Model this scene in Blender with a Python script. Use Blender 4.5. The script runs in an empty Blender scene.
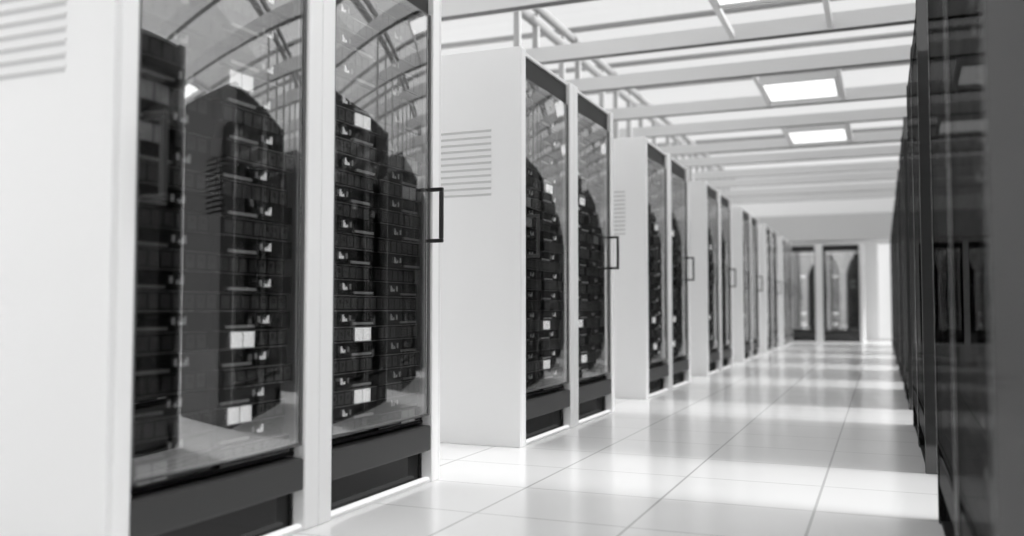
import bpy, bmesh, math, random
from mathutils import Vector, Matrix
random.seed(7)
S = bpy.context.scene
COL = S.collection

# ------------------------------------------------------------------ camera
FPX, YAW, PITCH, CAMZ = 895.04, 0.3920, 0.0460, 0.74
cam_d = bpy.data.cameras.new('camera')
cam = bpy.data.objects.new('camera', cam_d); COL.objects.link(cam)
cam_d.sensor_fit = 'HORIZONTAL'; cam_d.sensor_width = 36.0
cam_d.lens = FPX / 1024 * 36.0
cam.location = (0, 0, CAMZ)
cam.rotation_euler = (math.pi / 2 + PITCH, 0, YAW)
cam_d.clip_start = 0.05; cam_d.clip_end = 200
cam_d.dof.use_dof = True
cam_d.dof.focus_distance = 4.1
cam_d.dof.aperture_fstop = 1.15
S.camera = cam

# ------------------------------------------------------------------ world, sun, exposure
w = bpy.data.worlds.new('overcast_sky'); S.world = w; w.use_nodes = True
w.node_tree.nodes['Background'].inputs[0].default_value = (1, 1, 1, 1)
w.node_tree.nodes['Background'].inputs[1].default_value = 0.80
sun_d = bpy.data.lights.new('daylight_sun', 'SUN'); sun_d.energy = 5.2; sun_d.angle = math.radians(9)
sun = bpy.data.objects.new('daylight_sun', sun_d); COL.objects.link(sun)
sun.rotation_euler = (0, math.radians(90 - 17), 0)      # low daylight from the open right side
top_d = bpy.data.lights.new('aisle_fill_sun', 'SUN'); top_d.energy = 1.95; top_d.angle = math.radians(50)
top = bpy.data.objects.new('aisle_fill_sun', top_d); COL.objects.link(top)
top.rotation_euler = Vector((0.54, 0.23, 0.80)).to_track_quat('Z', 'Y').to_euler()   # soft extra sun added to brighten the aisle through the glass roof
S.view_settings.view_transform = 'Standard'; S.view_settings.look = 'None'
S.view_settings.exposure = 0.12; S.view_settings.gamma = 1.0
S.view_settings.use_curve_mapping = False
S.cycles.max_bounces = 12; S.cycles.transparent_max_bounces = 24; S.cycles.glossy_bounces = 6
S.cycles.use_denoising = True

# ------------------------------------------------------------------ dimensions (metres)
XL, XR = -1.797, 0.1685          # front planes of the two rows
H, W, P = 2.175, 0.9148, 2.7712  # cabinet height, width, pitch of the pairs
Y0 = 4.4687 - P                  # near edge of the nearest pair
D = 1.15                         # cabinet depth
NP = 7                           # pairs in a row
YF = 20.85                       # front of the cabinets at the far end
CZ = 4.1                         # ceiling
BZ0, BZ1 = 3.085, 3.225          # ceiling beams

# ------------------------------------------------------------------ materials
def principled(name, col, rough=0.5, metal=0.0, spec=0.5, emit=0.0):
    m = bpy.data.materials.new(name); m.use_nodes = True
    b = m.node_tree.nodes['Principled BSDF']
    c = (col, col, col, 1) if not isinstance(col, tuple) else col
    b.inputs['Base Color'].default_value = c
    b.inputs['Roughness'].default_value = rough
    b.inputs['Metallic'].default_value = metal
    b.inputs['Specular IOR Level'].default_value = spec
    if emit:
        b.inputs['Emission Color'].default_value = (1, 1, 1, 1)
        b.inputs['Emission Strength'].default_value = emit
    return m
def noise_rough(m, scale=40, lo=0.3, hi=0.5):
    nt = m.node_tree; b = nt.nodes['Principled BSDF']
    tc = nt.nodes.new('ShaderNodeTexCoord'); n = nt.nodes.new('ShaderNodeTexNoise')
    n.inputs['Scale'].default_value = scale
    mr = nt.nodes.new('ShaderNodeMapRange')
    mr.inputs['To Min'].default_value = lo; mr.inputs['To Max'].default_value = hi
    nt.links.new(tc.outputs['Object'], n.inputs['Vector'])
    nt.links.new(n.outputs['Fac'], mr.inputs['Value'])
    nt.links.new(mr.outputs['Result'], b.inputs['Roughness'])
    return m
def coated(name, refl, rough, base, tint=None):
    """mirror-like coat of constant reflectance over a body (or over clear glass when base is None)"""
    m = bpy.data.materials.new(name); m.use_nodes = True
    nt = m.node_tree; nt.nodes.clear()
    out = nt.nodes.new('ShaderNodeOutputMaterial'); mix = nt.nodes.new('ShaderNodeMixShader')
    g = nt.nodes.new('ShaderNodeBsdfGlossy'); g.inputs['Roughness'].default_value = rough
    g.inputs['Color'].default_value = (1, 1, 1, 1)
    if base is None:
        d = nt.nodes.new('ShaderNodeBsdfTransparent'); d.inputs['Color'].default_value = (tint, tint, tint, 1)
    else:
        d = nt.nodes.new('ShaderNodeBsdfDiffuse'); d.inputs['Color'].default_value = (base, base, base, 1)
    mix.inputs[0].default_value = refl
    nt.links.new(d.outputs[0], mix.inputs[1]); nt.links.new(g.outputs[0], mix.inputs[2])
    nt.links.new(mix.outputs[0], out.inputs[0])
    return m
def grazing(m, lo, hi):
    nt = m.node_tree; lw = nt.nodes.new('ShaderNodeLayerWeight'); lw.inputs['Blend'].default_value = 0.5
    mr = nt.nodes.new('ShaderNodeMapRange'); mr.inputs['To Min'].default_value = lo; mr.inputs['To Max'].default_value = hi
    nt.links.new(lw.outputs['Facing'], mr.inputs['Value'])
    nt.links.new(mr.outputs['Result'], [n for n in nt.nodes if n.type == 'MIX_SHADER'][0].inputs[0])
    return m
M = {}
M['white'] = noise_rough(principled('white_enamel', 0.80, 0.42, spec=0.4), 60, 0.36, 0.5)
M['white_post_lit'] = noise_rough(principled('white_enamel_lit', 0.90, 0.42, spec=0.4), 60, 0.36, 0.5)  # same enamel made lighter, standing in for light on the posts
M['vent_gap'] = principled('vent_shadow_gap', 0.55, 0.6)
M['black'] = coated('black_gloss_lacquer', 0.095, 0.05, 0.038)
M['black_post'] = coated('black_satin_lacquer', 0.085, 0.05, 0.012)
M['black_front'] = grazing(coated('black_front_lacquer', 0.09, 0.05, 0.010), 0.02, 0.09)
M['dark'] = principled('charcoal_steel_and_beam_shade', 0.045, 0.45)
M['header'] = principled('dark_grey_header', 0.035, 0.5, spec=0.2)
M['gloss_dark'] = coated('smoked_plastic', 0.05, 0.08, 0.012)
M['stile'] = principled('grey_door_stile', 0.09, 0.35)
M['inner'] = principled('pale_inner_lining', 0.55, 0.5)
M['glass'] = coated('bowed_door_glass', 0.32, 0.0, None, 0.95)
M['smoked'] = grazing(coated('smoked_door_glass', 0.075, 0.01, None, 0.35), 0.015, 0.07)
M['handle'] = principled('dark_handle_metal', 0.03, 0.35, metal=0.3)
M['server'] = principled('black_server_case', 0.007, 0.45, spec=0.12)
M['line'] = principled('grey_edge_line', 0.40, 0.4)
M['bar'] = principled('light_grey_grip', 0.42, 0.4, emit=0.05)  # faint glow added, though the grip is no light source
M['bay'] = principled('drive_bay_grey', 0.11, 0.4, spec=0.2)
M['bay_dark'] = principled('drive_bay_slot', 0.008, 0.4)
M['icon'] = principled('white_status_light', 0.7, 0.4, emit=0.62)
M['screen'] = principled('white_display_panel', 0.75, 0.4, emit=0.85)
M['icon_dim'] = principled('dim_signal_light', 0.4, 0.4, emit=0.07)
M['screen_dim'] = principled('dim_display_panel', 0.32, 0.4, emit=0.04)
M['bar_dim'] = principled('dimmed_grey_grip', 0.20, 0.4)  # this and the next two carry the outer stack's dimness in their colour
M['line_dim'] = principled('dimmed_edge_line', 0.20, 0.4)
M['bay_dim'] = principled('dimmed_drive_bay', 0.06, 0.4, spec=0.2)
M['led'] = principled('dim_status_light', 0.3, 0.4, emit=0.10)
M['beam'] = principled('pale_grey_beam_paint', 0.64, 0.5)
M['rail_post'] = principled('grey_post_paint', 0.38, 0.5)
M['pipe'] = principled('pale_pipe_metal', 0.30, 0.5, spec=0.4)
M['lampframe'] = principled('lamp_frame_grey', 0.62, 0.5)
M['wallpaint'] = noise_rough(principled('white_wall_paint', 0.82, 0.7), 30, 0.6, 0.8)
M['soffit'] = principled('grey_soffit_paint', 0.48, 0.6)
M['lamp'] = principled('lamp_diffuser', 0.9, 0.5, emit=1.1)
def emission_mat(name, s):
    m = bpy.data.materials.new(name); m.use_nodes = True; nt = m.node_tree; nt.nodes.clear()
    o = nt.nodes.new('ShaderNodeOutputMaterial'); e = nt.nodes.new('ShaderNodeEmission')
    e.inputs[0].default_value = (1, 1, 1, 1); e.inputs[1].default_value = s
    nt.links.new(e.outputs[0], o.inputs[0]); return m
M['strip'] = emission_mat('edge_highlight_glow', 0.65)  # emission stands in for highlights along the black edges
M['plinth'] = emission_mat('lit_plinth_strip', 0.95)
M['ceiling'] = coated('clear_roof_glazing', 0.02, 0.0, None, 0.985)
M['pane'] = coated('clear_window_glass', 0.02, 0.0, None, 0.995)

def floor_mat():
    m = bpy.data.materials.new('polished_floor_tiles'); m.use_nodes = True
    nt = m.node_tree; L = nt.links; b = nt.nodes['Principled BSDF']
    tc = nt.nodes.new('ShaderNodeTexCoord'); sp = nt.nodes.new('ShaderNodeSeparateXYZ')
    L.new(tc.outputs['Object'], sp.inputs[0])
    def mth(op, a, c):
        n = nt.nodes.new('ShaderNodeMath'); n.operation = op
        for i, v in enumerate((a, c)):
            if v is None: continue
            if isinstance(v, (int, float)): n.inputs[i].default_value = v
            else: L.new(v, n.inputs[i])
        return n.outputs[0]
    def seam(src, off, size, width):
        f = mth('FRACT', mth('DIVIDE', mth('SUBTRACT', src, off), size), None)
        d = mth('MINIMUM', f, mth('SUBTRACT', 1.0, f))
        return mth('LESS_THAN', d, width / 2 / size)
    sx = seam(sp.outputs[0], -1.379, 0.5675, 0.0105)
    sy = seam(sp.outputs[1], 2.9942, 0.4979, 0.008)
    s = mth('MAXIMUM', sx, sy)
    nz = nt.nodes.new('ShaderNodeTexNoise'); nz.inputs['Scale'].default_value = 3
    L.new(tc.outputs['Object'], nz.inputs['Vector'])
    tone = nt.nodes.new('ShaderNodeMapRange'); tone.inputs['To Min'].default_value = 0.87; tone.inputs['To Max'].default_value = 0.92
    L.new(nz.outputs['Fac'], tone.inputs['Value'])
    mx = nt.nodes.new('ShaderNodeMix'); mx.data_type = 'RGBA'
    L.new(s, mx.inputs['Factor'])
    cmb = nt.nodes.new('ShaderNodeCombineColor')
    for i in range(3): L.new(tone.outputs[0], cmb.inputs[i])
    L.new(cmb.outputs[0], mx.inputs['A']); mx.inputs['B'].default_value = (0.56, 0.56, 0.56, 1)
    L.new(mx.outputs['Result'], b.inputs['Base Color'])
    b.inputs['Roughness'].default_value = 0.17
    b.inputs['IOR'].default_value = 1.6
    return m
M['floor'] = floor_mat()

# ------------------------------------------------------------------ mesh helpers
class MB:
    """collects boxes, tubes and sheets; build() links them as ONE mesh object"""
    def __init__(self): self.bm = bmesh.new()
    def box(self, x0, x1, y0, y1, z0, z1, bev=0.0, mi=0, seg=2):
        if x0 > x1: x0, x1 = x1, x0
        if y0 > y1: y0, y1 = y1, y0
        if z0 > z1: z0, z1 = z1, z0
        r = bmesh.ops.create_cube(self.bm, size=1.0)
        vs = r['verts']
        for v in vs:
            v.co = Vector((x0 + (v.co.x + .5) * (x1 - x0), y0 + (v.co.y + .5) * (y1 - y0), z0 + (v.co.z + .5) * (z1 - z0)))
        fs = set(f for v in vs for f in v.link_faces)
        for f in fs: f.material_index = mi
        if bev:
            es = list(set(e for v in vs for e in v.link_edges))
            bmesh.ops.bevel(self.bm, geom=es, offset=bev, segments=seg, profile=0.5, affect='EDGES')
        return self
    def tube(self, a, b, r, n=12, mi=0):
        a, b = Vector(a), Vector(b); d = (b - a); L = d.length
        q = d.to_track_quat('Z', 'Y').to_matrix().to_4x4()
        mat = Matrix.Translation((a + b) / 2) @ q
        res = bmesh.ops.create_cone(self.bm, cap_ends=True, segments=n, radius1=r, radius2=r, depth=L, matrix=mat)
        for v in res['verts']:
            for f in v.link_faces:
                f.material_index = mi
                if len(f.verts) == 4: f.smooth = True
        return self
    def mesh(self, name, mats):
        me = bpy.data.meshes.new(name); self.bm.to_mesh(me); self.bm.free()
        for m in (mats if isinstance(mats, (list, tuple)) else [mats]): me.materials.append(m)
        return me
    def build(self, name, mats, parent=None, loc=(0, 0, 0)):
        o = bpy.data.objects.new(name, self.mesh(name, mats)); COL.objects.link(o)
        o.location = loc
        if parent: o.parent = parent
        return o
def tag(o, label=None, cat=None, group=None, kind=None):
    if label: o['label'] = label
    if cat: o['category'] = cat
    if group: o['group'] = group
    if kind: o['kind'] = kind
    return o
def empty(name, loc=(0, 0, 0), rz=0.0):
    o = bpy.data.objects.new(name, None); COL.objects.link(o)
    o.location = loc; o.rotation_euler = (0, 0, rz); o.empty_display_size = 0.1
    return o
def copy_tree(o, parent=None):
    c = o.copy(); COL.objects.link(c)
    if parent: c.parent = parent
    for ch in list(o.children): copy_tree(ch, c)
    return c
ORD = ['first', 'second', 'third', 'fourth', 'fifth', 'sixth', 'seventh', 'eighth', 'ninth', 'tenth', 'eleventh', 'twelfth',
       'thirteenth', 'fourteenth', 'fifteenth', 'sixteenth', 'seventeenth', 'eighteenth', 'nineteenth', 'twentieth',
       'twenty-first', 'twenty-second', 'twenty-third', 'twenty-fourth', 'twenty-fifth', 'twenty-sixth', 'twenty-seventh',
       'twenty-eighth', 'twenty-ninth', 'thirtieth']

# ------------------------------------------------------------------ the setting
tag(MB().box(-7, 9, -6, 24, -0.12, 0).build('floor', M['floor']), kind='structure')
tag(MB().box(-7, 7, -6, 24, CZ, CZ + 0.05).build('ceiling', M['ceiling']), kind='structure')
tag(MB().box(-7, 9, -6.15, -6, 0, CZ).build('wall_near', M['wallpaint']), kind='structure')
tag(MB().box(1.36, 1.51, -6, 1.64, 0, CZ).box(7.0, 7.15, -6, 24, 2.8, 5.7).build('wall_sun_block', M['wallpaint']), kind='structure')  # unseen walls added to keep sun off the near floor and left fronts
tag(MB().box(-7.15, -7, -6, 24, 0, CZ).build('wall_left', M['wallpaint']), kind='structure')
fw = MB()
YW = 22.6
fw.box(-7, -0.14, YW, YW + 0.15, 0, CZ).box(-0.14, 3.2, YW, YW + 0.15, 2.32, CZ).box(3.2, 7, YW, YW + 0.15, 0, CZ)
tag(fw.build('wall_far', M['wallpaint']), kind='structure')
wn = MB()
for x in (-0.14, 1.5, 3.14): wn.box(x, x + 0.06, YW + 0.02, YW + 0.10, 0.0, 2.32, 0.004)
wn.box(-0.08, 3.14, YW + 0.02, YW + 0.10, 0, 0.06).box(-0.08, 3.14, YW + 0.02, YW + 0.10, 2.26, 2.32)
win = tag(wn.build('window_1', M['white']), kind='structure')
MB().box(-0.08, 3.14, YW + 0.055, YW + 0.065, 0.06, 2.26).build('window_pane', M['pane'], win)
tag(MB().box(-7, 7, YF + D + 0.02, YW, 2.35, 2.95).build('trim_1', M['soffit']), kind='structure')

# ------------------------------------------------------------------ server cabinets
FRONT = -0.058                                     # mean face of the servers behind the cabinet front
COLS = ((0.103, 0.443), (0.472, 0.812))            # the two stacks inside a cabinet
def curved_glass(y0, y1, z0, z1, xe, sag, t, n=28):
    bm = bmesh.new(); c = (y1 - y0) / 2; R = (c * c + sag * sag) / (2 * sag); ym = (y0 + y1) / 2
    rows = []
    for i in range(n + 1):
        y = y0 + (y1 - y0) * i / n
        b = math.sqrt(R * R - (y - ym) ** 2) - (R - sag)
        x = xe + b
        rows.append([bm.verts.new((x, y, z0)), bm.verts.new((x, y, z1)), bm.verts.new((x - t, y, z0)), bm.verts.new((x - t, y, z1))])
    for a, b in zip(rows, rows[1:]):
        f = bm.faces.new((a[0], b[0], b[1], a[1])); f.smooth = True
        f = bm.faces.new((a[2], a[3], b[3], b[2])); f.smooth = True
        bm.faces.new((a[1], b[1], b[3], a[3])); bm.faces.new((a[0], a[2], b[2], b[0]))
    bm.faces.new((rows[0][0], rows[0][1], rows[0][3], rows[0][2]))
    bm.faces.new((rows[-1][0], rows[-1][2], rows[-1][3], rows[-1][1]))
    for e in bm.edges:
        if abs(e.verts[0].co.z - e.verts[1].co.z) < 1e-6: e.smooth = False
    me = bpy.data.meshes.new('glass_pane'); bm.to_mesh(me); bm.free()
    return me
def make_cabinet(side, tone):
    """front faces +x at x=0; y runs 0..W; side 'L' has its outer side at y=0, 'R' at y=W"""
    wht = tone == 'white'
    body, post = (M['white'], M['white_post_lit']) if wht else (M['black'], M['black_post'])
    lining = M['inner'] if wht else M['server']
    fy = (lambda a: a) if side == 'L' else (lambda a: W - a)
    r = empty('server_cabinet')
    def part(name, boxes, mats, parent=r):
        mb = MB()
        for b in boxes:
            x0, x1, a, c, z0, z1 = b[:6]
            mb.box(x0, x1, fy(a), fy(c), z0, z1, b[6] if len(b) > 6 else 0.0, b[7] if len(b) > 7 else 0)
        return mb.build(name, mats, parent)
    op = 0.08
    # outer and inner side panels
    part('side_panel', [(-D, -0.001, 0.0, 0.02, 0, H, 0.004 if wht else 0.0)], body)
    part('side_panel', [(-D, -0.052, W - 0.02, W, 0, H, 0.003)], body)
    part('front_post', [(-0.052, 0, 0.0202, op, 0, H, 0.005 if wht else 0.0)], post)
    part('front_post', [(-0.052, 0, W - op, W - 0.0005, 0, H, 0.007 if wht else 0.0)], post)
    # louvred vent on the outer side panel
    sl = []
    for k in range(11):
        z = 1.362 + 0.0353 * k
        sl.append((-0.60, -0.174, -0.0012, 0.002, z, z + 0.0125, 0.0, 1))
        sl.append((-0.605, -0.170, -0.006, 0.002, z + 0.0125, z + 0.0185, 0.0015, 0))
    part('vent_louver', sl, [body, M['vent_gap'] if wht else M['server']])
    part('roof_panel', [(-D + 0.02, -0.053, 0.02, W - 0.02, 2.150, 2.170, 0.003), (-0.0535, -0.014, op, W - op, 2.150, 2.170, 0.003)], body)
    part('back_panel', [(-D, -D + 0.02, 0.02, W - 0.02, 0, 2.15, 0.002)], body)
    part('header', [(-0.075, -0.026 if wht else -0.002, op, W - op, 2.028, 2.150, 0.002)], M['header'] if wht else M['black_front'])
    part('sill', [(-0.13, -0.006, op, W - op, 0.0, 0.012, 0.002)], body)
    if wht: part('plinth_light', [(-0.034, -0.012, op, W - op, 0.012, 0.021, 0.002)], M['plinth'])
    part('kick_panel', [(-0.080, -0.060, op, W - op, 0.012, 0.136)], M['gloss_dark'])
    part('drawer', [(-0.30, -0.002, op + 0.004, W - op - 0.004, 0.136, 0.242, 0.006)], M['dark'] if wht else M['black_front'])
    part('shelf', [(-0.80, -0.046, op, W - op, 0.250, 0.262)], M['server'])
    part('inner_lining', [(-0.66, -0.053, 0.021, 0.030, 0.262, 2.025), (-0.66, -0.053, W - 0.030, W - 0.021, 0.262, 2.025)], lining)
    for a in (0.085, 0.450, W - 0.099):
        part('rack_rail', [(-0.135, -0.115, a, a + 0.016, 0.262, 2.025)], M['server'])
    # door > glass pane, handle
    xd = -0.014 if wht else -0.0010                  # plane of the door
    df, db = (0.004, 0.002) if wht else (0.0008, 0.0)
    d = part('door', [(xd - 0.014, xd + df, 0.082, 0.097, 0.284, 2.026, db), (xd - 0.014, xd + df, W - 0.097, W - 0.082, 0.284, 2.026, db),
                      (xd - 0.014, xd + 0.002, 0.097, W - 0.097, 0.284, 0.294), (xd - 0.014, xd + 0.002, 0.097, W - 0.097, 2.014, 2.026)],
             M['stile'] if wht else M['black_front'])
    g = bpy.data.objects.new('glass_pane', curved_glass(0.0975, W - 0.0975, 0.2945, 2.0135, xd, 0.023 if wht else 0.0006, 0.005)); COL.objects.link(g)
    g.data.materials.append(M['glass'] if wht else M['smoked']); g.parent = d
    if not wht:                                    # glowing strips that paint in edge highlights on the black fronts
        part('edge_highlight', [(-0.003, 0.00008, 0.0205, 0.0235, 0.01, H - 0.01)], M['strip'])
        part('edge_highlight', [(-0.003, 0.00008, W - 0.047, W - 0.044, 0.01, H - 0.01)], M['strip'])
        return r
    t = 0.0165; hy = 0.104
    part('handle', [(xd + 0.004, 0.066, hy, hy + t, 1.262 - t, 1.262, 0.003), (xd + 0.004, 0.066, hy, hy + t, 1.025, 1.025 + t, 0.003),
                    (0.066 - t, 0.066, hy, hy + t, 1.025 + t, 1.262 - t, 0.003)], M['handle'], d)
    return r
protos = {(s, t): make_cabinet(s, t) for t in ('white', 'black') for s in 'LR'}
used = set()
def place_cabinet(side, tone, loc, rz, label, group):
    k = (side, tone)
    o = protos[k] if k not in used else copy_tree(protos[k])
    used.add(k)
    o.location = loc; o.rotation_euler = (0, 0, rz)
    tag(o, label, 'server cabinet', group)
    return o
slots = []                                          # (side, matrix, tone) of every cabinet, for filling with servers
def pair_word(k): return 'nearest' if k == 0 else ORD[k] + '-nearest'
for k in range(NP):
    y = Y0 + k * P
    for s, yy in (('L', y), ('R', y + W)):
        o = place_cabinet(s, 'white', (XL, yy, 0), 0,
            'white server cabinet with bowed glass door, %s half of the %s pair on the left' % ('near' if s == 'L' else 'far', pair_word(k)),
            'white cabinets along the left')
        slots.append((s, 'left', k, Matrix.Translation((XL, yy, 0))))
for k in range(NP):
    y = Y0 + k * P
    for s, yy in (('R', y + W), ('L', y + 2 * W)):
        place_cabinet(s, 'black', (XR, yy, 0), math.pi,
            'glossy black server cabinet, %s half of the %s pair on the right' % ('near' if s == 'R' else 'far', pair_word(k)),
            'black cabinets along the right')
        slots.append((s, 'right', k, Matrix.Translation((XR, yy, 0)) @ Matrix.Rotation(math.pi, 4, 'Z')))
XE = -1.285 - W
for s, xx in (('L', XE), ('R', XE + W)):
    place_cabinet(s, 'white', (xx, YF, 0), -math.pi / 2,
        'white server cabinet facing the aisle at the far end, %s one of two' % ('left' if s == 'L' else 'right'),
        'white cabinets at the far end')
    slots.append((s, 'far', 0, Matrix.Translation((xx, YF, 0)) @ Matrix.Rotation(-math.pi / 2, 4, 'Z')))

# ------------------------------------------------------------------ servers
UH, PITCHZ, ZB = 0.0572, 0.0585, 0.2655
SW = 0.340
SCREEN_K = ((0, 8, 9), (1, 3, 10))                  # outer stack, inner stack
def unit_shapes(kind, side):
    """boxes of one server: x 0 is its face, y centred, z from its base; returns part -> list of (box, material index)"""
    f = (lambda a: a) if side == 'L' else (lambda a: -a)
    h = SW / 2
    def b(x0, x1, a, c, z0, z1, mi=0): return (x0, x1, min(f(a), f(c)), max(f(a), f(c)), z0, z1, mi)
    parts = {'body': [b(-0.48, 0, -h, h, 0, UH)]}
    if kind == 'A':
        parts['grip_bar'] = [b(0, 0.006, -h + 0.02, -h + 0.150, 0.006, 0.0150)]
        parts['indicator'] = [b(0, 0.002, -h + 0.172, -h + 0.182, 0.022, 0.042)]
        ic = []
        for i, hh in enumerate((0.011, 0.007, 0.017, 0.025)):
            a = -h + 0.198 + i * 0.0072
            ic.append(b(0, 0.002, a, a + 0.0072, 0.020, 0.020 + hh))
        parts['status_light'] = [ic]
    else:
        parts['body'] += [b(0, 0.0015, -h, h, 0.0, 0.0018, 1), b(0, 0.0015, -h, h, UH - 0.0018, UH, 1)]
        x = -h + (0.016 if kind == 'B' else 0.19)
        n = 0
        bays = []
        while x < h - 0.035:
            bays.append([b(0, 0.003, x, x + 0.036, 0.008, UH - 0.008), b(0.003, 0.004, x + 0.011, x + 0.025, 0.026, 0.042, 1)] if x > 0.0 else
                        [b(0, 0.003, x, x + 0.036, 0.008, UH - 0.008)])
            x += 0.046
        parts['drive_bay'] = bays
        if kind == 'S':
            parts['display_panel'] = [[b(0, 0.004, -h + 0.052 + i * 0.058, -h + 0.052 + i * 0.058 + 0.050, 0.004, UH - 0.004)] for i in (0, 1)]
            parts['grip_bar'] = [b(0, 0.006, -h + 0.05, -h + 0.162, 0.0002, 0.0034)]
    return parts
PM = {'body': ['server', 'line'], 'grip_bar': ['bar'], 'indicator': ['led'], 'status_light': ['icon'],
      'drive_bay': ['bay', 'bay_dark'], 'display_panel': ['screen']}
meshes = {}
DIM = {'icon': 'icon_dim', 'screen': 'screen_dim', 'bar': 'bar_dim', 'line': 'line_dim', 'bay': 'bay_dim'}  # outer stack is dimmed by swapping in darker copies
def unit_meshes(kind, side, dim):
    key = (kind, side, dim)
    if key in meshes: return meshes[key]
    out = []
    for name, boxes in unit_shapes(kind, side).items():
        groups = boxes if isinstance(boxes[0], list) else [boxes]
        for g in groups:
            mb = MB()
            for bb in g: mb.box(*bb[:6], 0.0, bb[6])
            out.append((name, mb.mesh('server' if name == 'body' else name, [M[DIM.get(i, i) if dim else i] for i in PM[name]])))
    meshes[key] = out
    return out
ALLM = ['server', 'line', 'bar', 'led', 'icon', 'bay', 'bay_dark', 'screen', 'icon_dim', 'screen_dim', 'bar_dim', 'line_dim', 'bay_dim']
sv, sf, sm = [], [], []
def stuff_box(mat, bb, mi):
    x0, x1, y0, y1, z0, z1 = bb
    n = len(sv)
    for x, y, z in ((x0, y0, z0), (x1, y0, z0), (x1, y1, z0), (x0, y1, z0), (x0, y0, z1), (x1, y0, z1), (x1, y1, z1), (x0, y1, z1)):
        sv.append(tuple(mat @ Vector((x, y, z))))
    for q in ((0, 3, 2, 1), (4, 5, 6, 7), (0, 1, 5, 4), (1, 2, 6, 5), (2, 3, 7, 6), (3, 0, 4, 7)):
        sf.append(tuple(n + i for i in q)); sm.append(mi)
count = 0
for (side, row, k, mat) in slots:
    near = row == 'left' and (k < 2 or (k == 2 and side == 'L'))
    for ci, (c0, c1) in enumerate(COLS):
        yc = (c0 + c1) / 2
        if side == 'R': yc = W - yc
        for u in range(29):
            kk = u // 2
            whole = near or (row == 'left' and k == 2 and ci == 1 and 8 <= u < 18)
            kind = ('S' if kk in SCREEN_K[ci] else 'B') if u % 2 == 0 else 'A'
            xf = FRONT + random.choice((-0.018, -0.008, 0.0, 0.010, 0.018)) * (0.6 if kind == 'A' else 1.0)
            m = mat @ Matrix.Translation((xf, yc, ZB + u * PITCHZ))
            if whole:
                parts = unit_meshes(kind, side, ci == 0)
                root = bpy.data.objects.new('server', parts[0][1]); COL.objects.link(root)
                root.matrix_world = m
                for name, me in parts[1:]:
                    c = bpy.data.objects.new(name, me); COL.objects.link(c); c.parent = root
                stack = ('left' if (ci == 0) == (side == 'L') else 'right')
                cab = 2 * k + (0 if side == 'L' else 1)
                desc = {'A': 'with signal light', 'B': 'of drive bays', 'S': 'with white squares'}[kind]
                tag(root, 'black server %s, %s from bottom, %s stack, %s white cabinet' % (desc, ORD[u], stack, pair_word(cab)),
                    'server', 'servers stacked in the white cabinets')
                count += 1
            else:
                for name, boxes in unit_shapes(kind, side).items():
                    flat = [x for g in boxes for x in g] if isinstance(boxes[0], list) else boxes
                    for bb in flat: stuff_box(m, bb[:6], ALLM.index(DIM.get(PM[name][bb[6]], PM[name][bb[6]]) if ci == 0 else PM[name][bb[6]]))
me = bpy.data.meshes.new('stacked_servers'); me.from_pydata(sv, [], sf)
for a in ALLM: me.materials.append(M[a])
me.polygons.foreach_set('material_index', sm)
me.update()
so = bpy.data.objects.new('stacked_servers', me); COL.objects.link(so)
tag(so, 'black servers stacked in the farther white cabinets and the black cabinets', 'servers', kind='stuff')

# ------------------------------------------------------------------ overhead beams, pipes, rails, lamps
E0, O0 = 7.98, 9.22                               # far faces of a pair of beams; they repeat with the cabinet pitch
beams = sorted([E0 + P * j for j in range(-2, 6)] + [O0 + P * j for j in range(-3, 5)])
beams = [b for b in beams if b < YF + 0.6]
nb = npipe = 0
for b in beams:
    if b < 5.0: continue
    bb = MB().box(-6.99, 6.99, b - 0.12, b - 0.108, BZ0, BZ1, 0.002).box(-6.99, 6.99, b - 0.012, b, BZ0, BZ1, 0.002)
    bb.box(-6.99, 6.99, b - 0.108, b - 0.012, BZ0 + 0.004, BZ1, 0.0, 1)  # dark fill painted in for the shade under the beam
    o = bb.build('ceiling_beam', [M['beam'], M['dark']])
    if b < 6.0: lab = 'pale grey square beam overhead, seen only reflected in the near glass doors'
    else:
        lab = 'pale grey square beam across the aisle overhead, %s one in view from the camera' % ORD[nb]; nb += 1
    tag(o, lab, 'ceiling beam', 'ceiling beams over the aisle')
    if b < 7.0: continue
    o = MB().tube((-6.99, b - 0.06, 3.78), (6.99, b - 0.06, 3.78), 0.032).build('ceiling_pipe', M['pipe'])
    tag(o, 'slim round pipe under the bright ceiling, %s one in view from the camera' % ORD[npipe], 'pipe', 'pipes above the beams')
    npipe += 1
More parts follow.
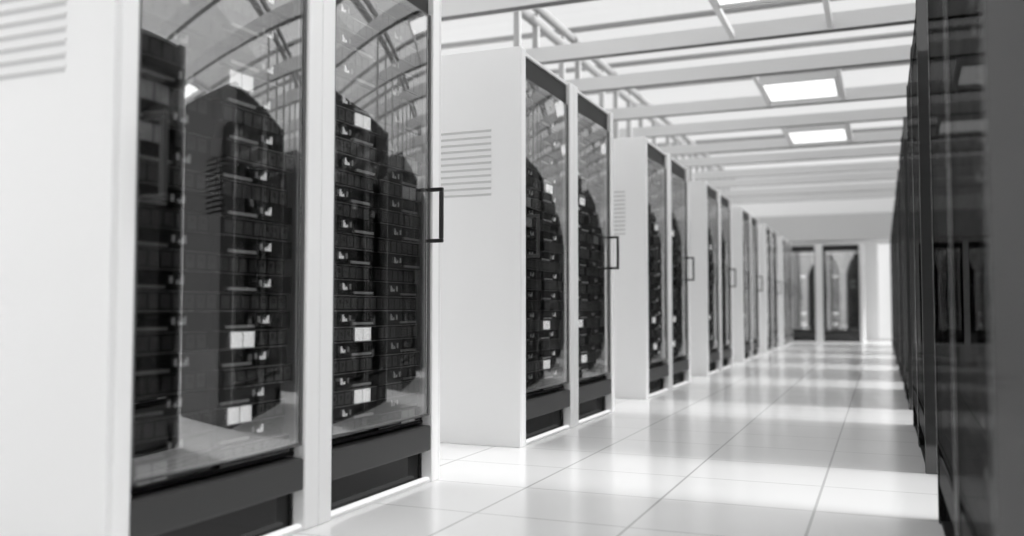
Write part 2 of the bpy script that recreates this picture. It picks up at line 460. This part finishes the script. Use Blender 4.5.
# double pipe rails on posts behind the two rows
RZ = 3.66
meas = [7.634, 8.118, 8.891, 9.433, 10.362, 10.98, 11.616, 12.266, 13.05, 13.99]
for sgn, xr, lab, py in ((1, -3.10, 'behind the white cabinets', meas + [14.6 + 0.6 * j for j in range(10)]),
                         (-1, 1.47, 'behind the black cabinets', [7.6 + 0.6 * j for j in range(22)])):
    rail = empty('pipe_rail', (xr, 0, 0))
    tag(rail, 'double pipe rail on slim grey posts running ' + lab, 'pipe rail')
    MB().tube((0.03 * sgn, 2.0, RZ + 0.025), (0.03 * sgn, YF, RZ + 0.025), 0.045, 16).build('rail_pipe', M['pipe'], rail)
    MB().tube((0, 2.0, RZ - 0.105), (0, YF, RZ - 0.105), 0.05, 16).build('rail_pipe', M['pipe'], rail)
    for y in py:
        MB().box(-0.03, 0.03, y - 0.028, y + 0.028, 0.0, RZ - 0.02, 0.004).build('post', M['rail_post'], rail)
# lamps between the wide-spaced beams, over this aisle and over the next one to the right
def ceiling_light(xc, y0, y1, p0, p1, label, group):
    r = empty('ceiling_light', (xc, (y0 + y1) / 2, BZ0))
    tag(r, label, 'ceiling light', group)
    ym = (y0 + y1) / 2; p0 -= ym; p1 -= ym
    hw, hl = 0.425, (y1 - y0) / 2
    for sgn in (-1, 1):
        MB().box(sgn * hw, sgn * (hw - 0.045), -hl, hl, 0.012, 0.065, 0.004).build('side_rail', M['lampframe'], r)
    fr = MB(); t = 0.07; q = hw - 0.046
    fr.box(-q, q, p0 - t, p0, -0.012, 0.06, 0.004).box(-q, q, p1, p1 + t, -0.012, 0.06, 0.004)
    fr.box(-q, -q + 0.03, p0, p1, -0.012, 0.06, 0.004).box(q - 0.03, q, p0, p1, -0.012, 0.06, 0.004)
    fr.build('frame', M['lampframe'], r)
    MB().box(-q + 0.03, q - 0.03, p0, p1, 0.0, 0.045).build('diffuser', M['lamp'], r)
spans = [(O0 - P, E0 - 0.12, 6.50, 6.89), (O0, E0 + P - 0.12, 9.55, 10.36), (O0 + P, E0 + 2 * P - 0.12, 12.30, 13.13)]
for i, sp in enumerate(spans):
    ceiling_light(-0.765, *sp, 'square white ceiling light in a grey frame above the aisle, %s from the camera' % ORD[i], 'lights above the aisle')
for i, sp in enumerate(spans):
    ceiling_light(4.02, *sp, 'square white ceiling light beyond the black cabinets, %s from the camera' % ORD[i], 'lights above the next aisle')
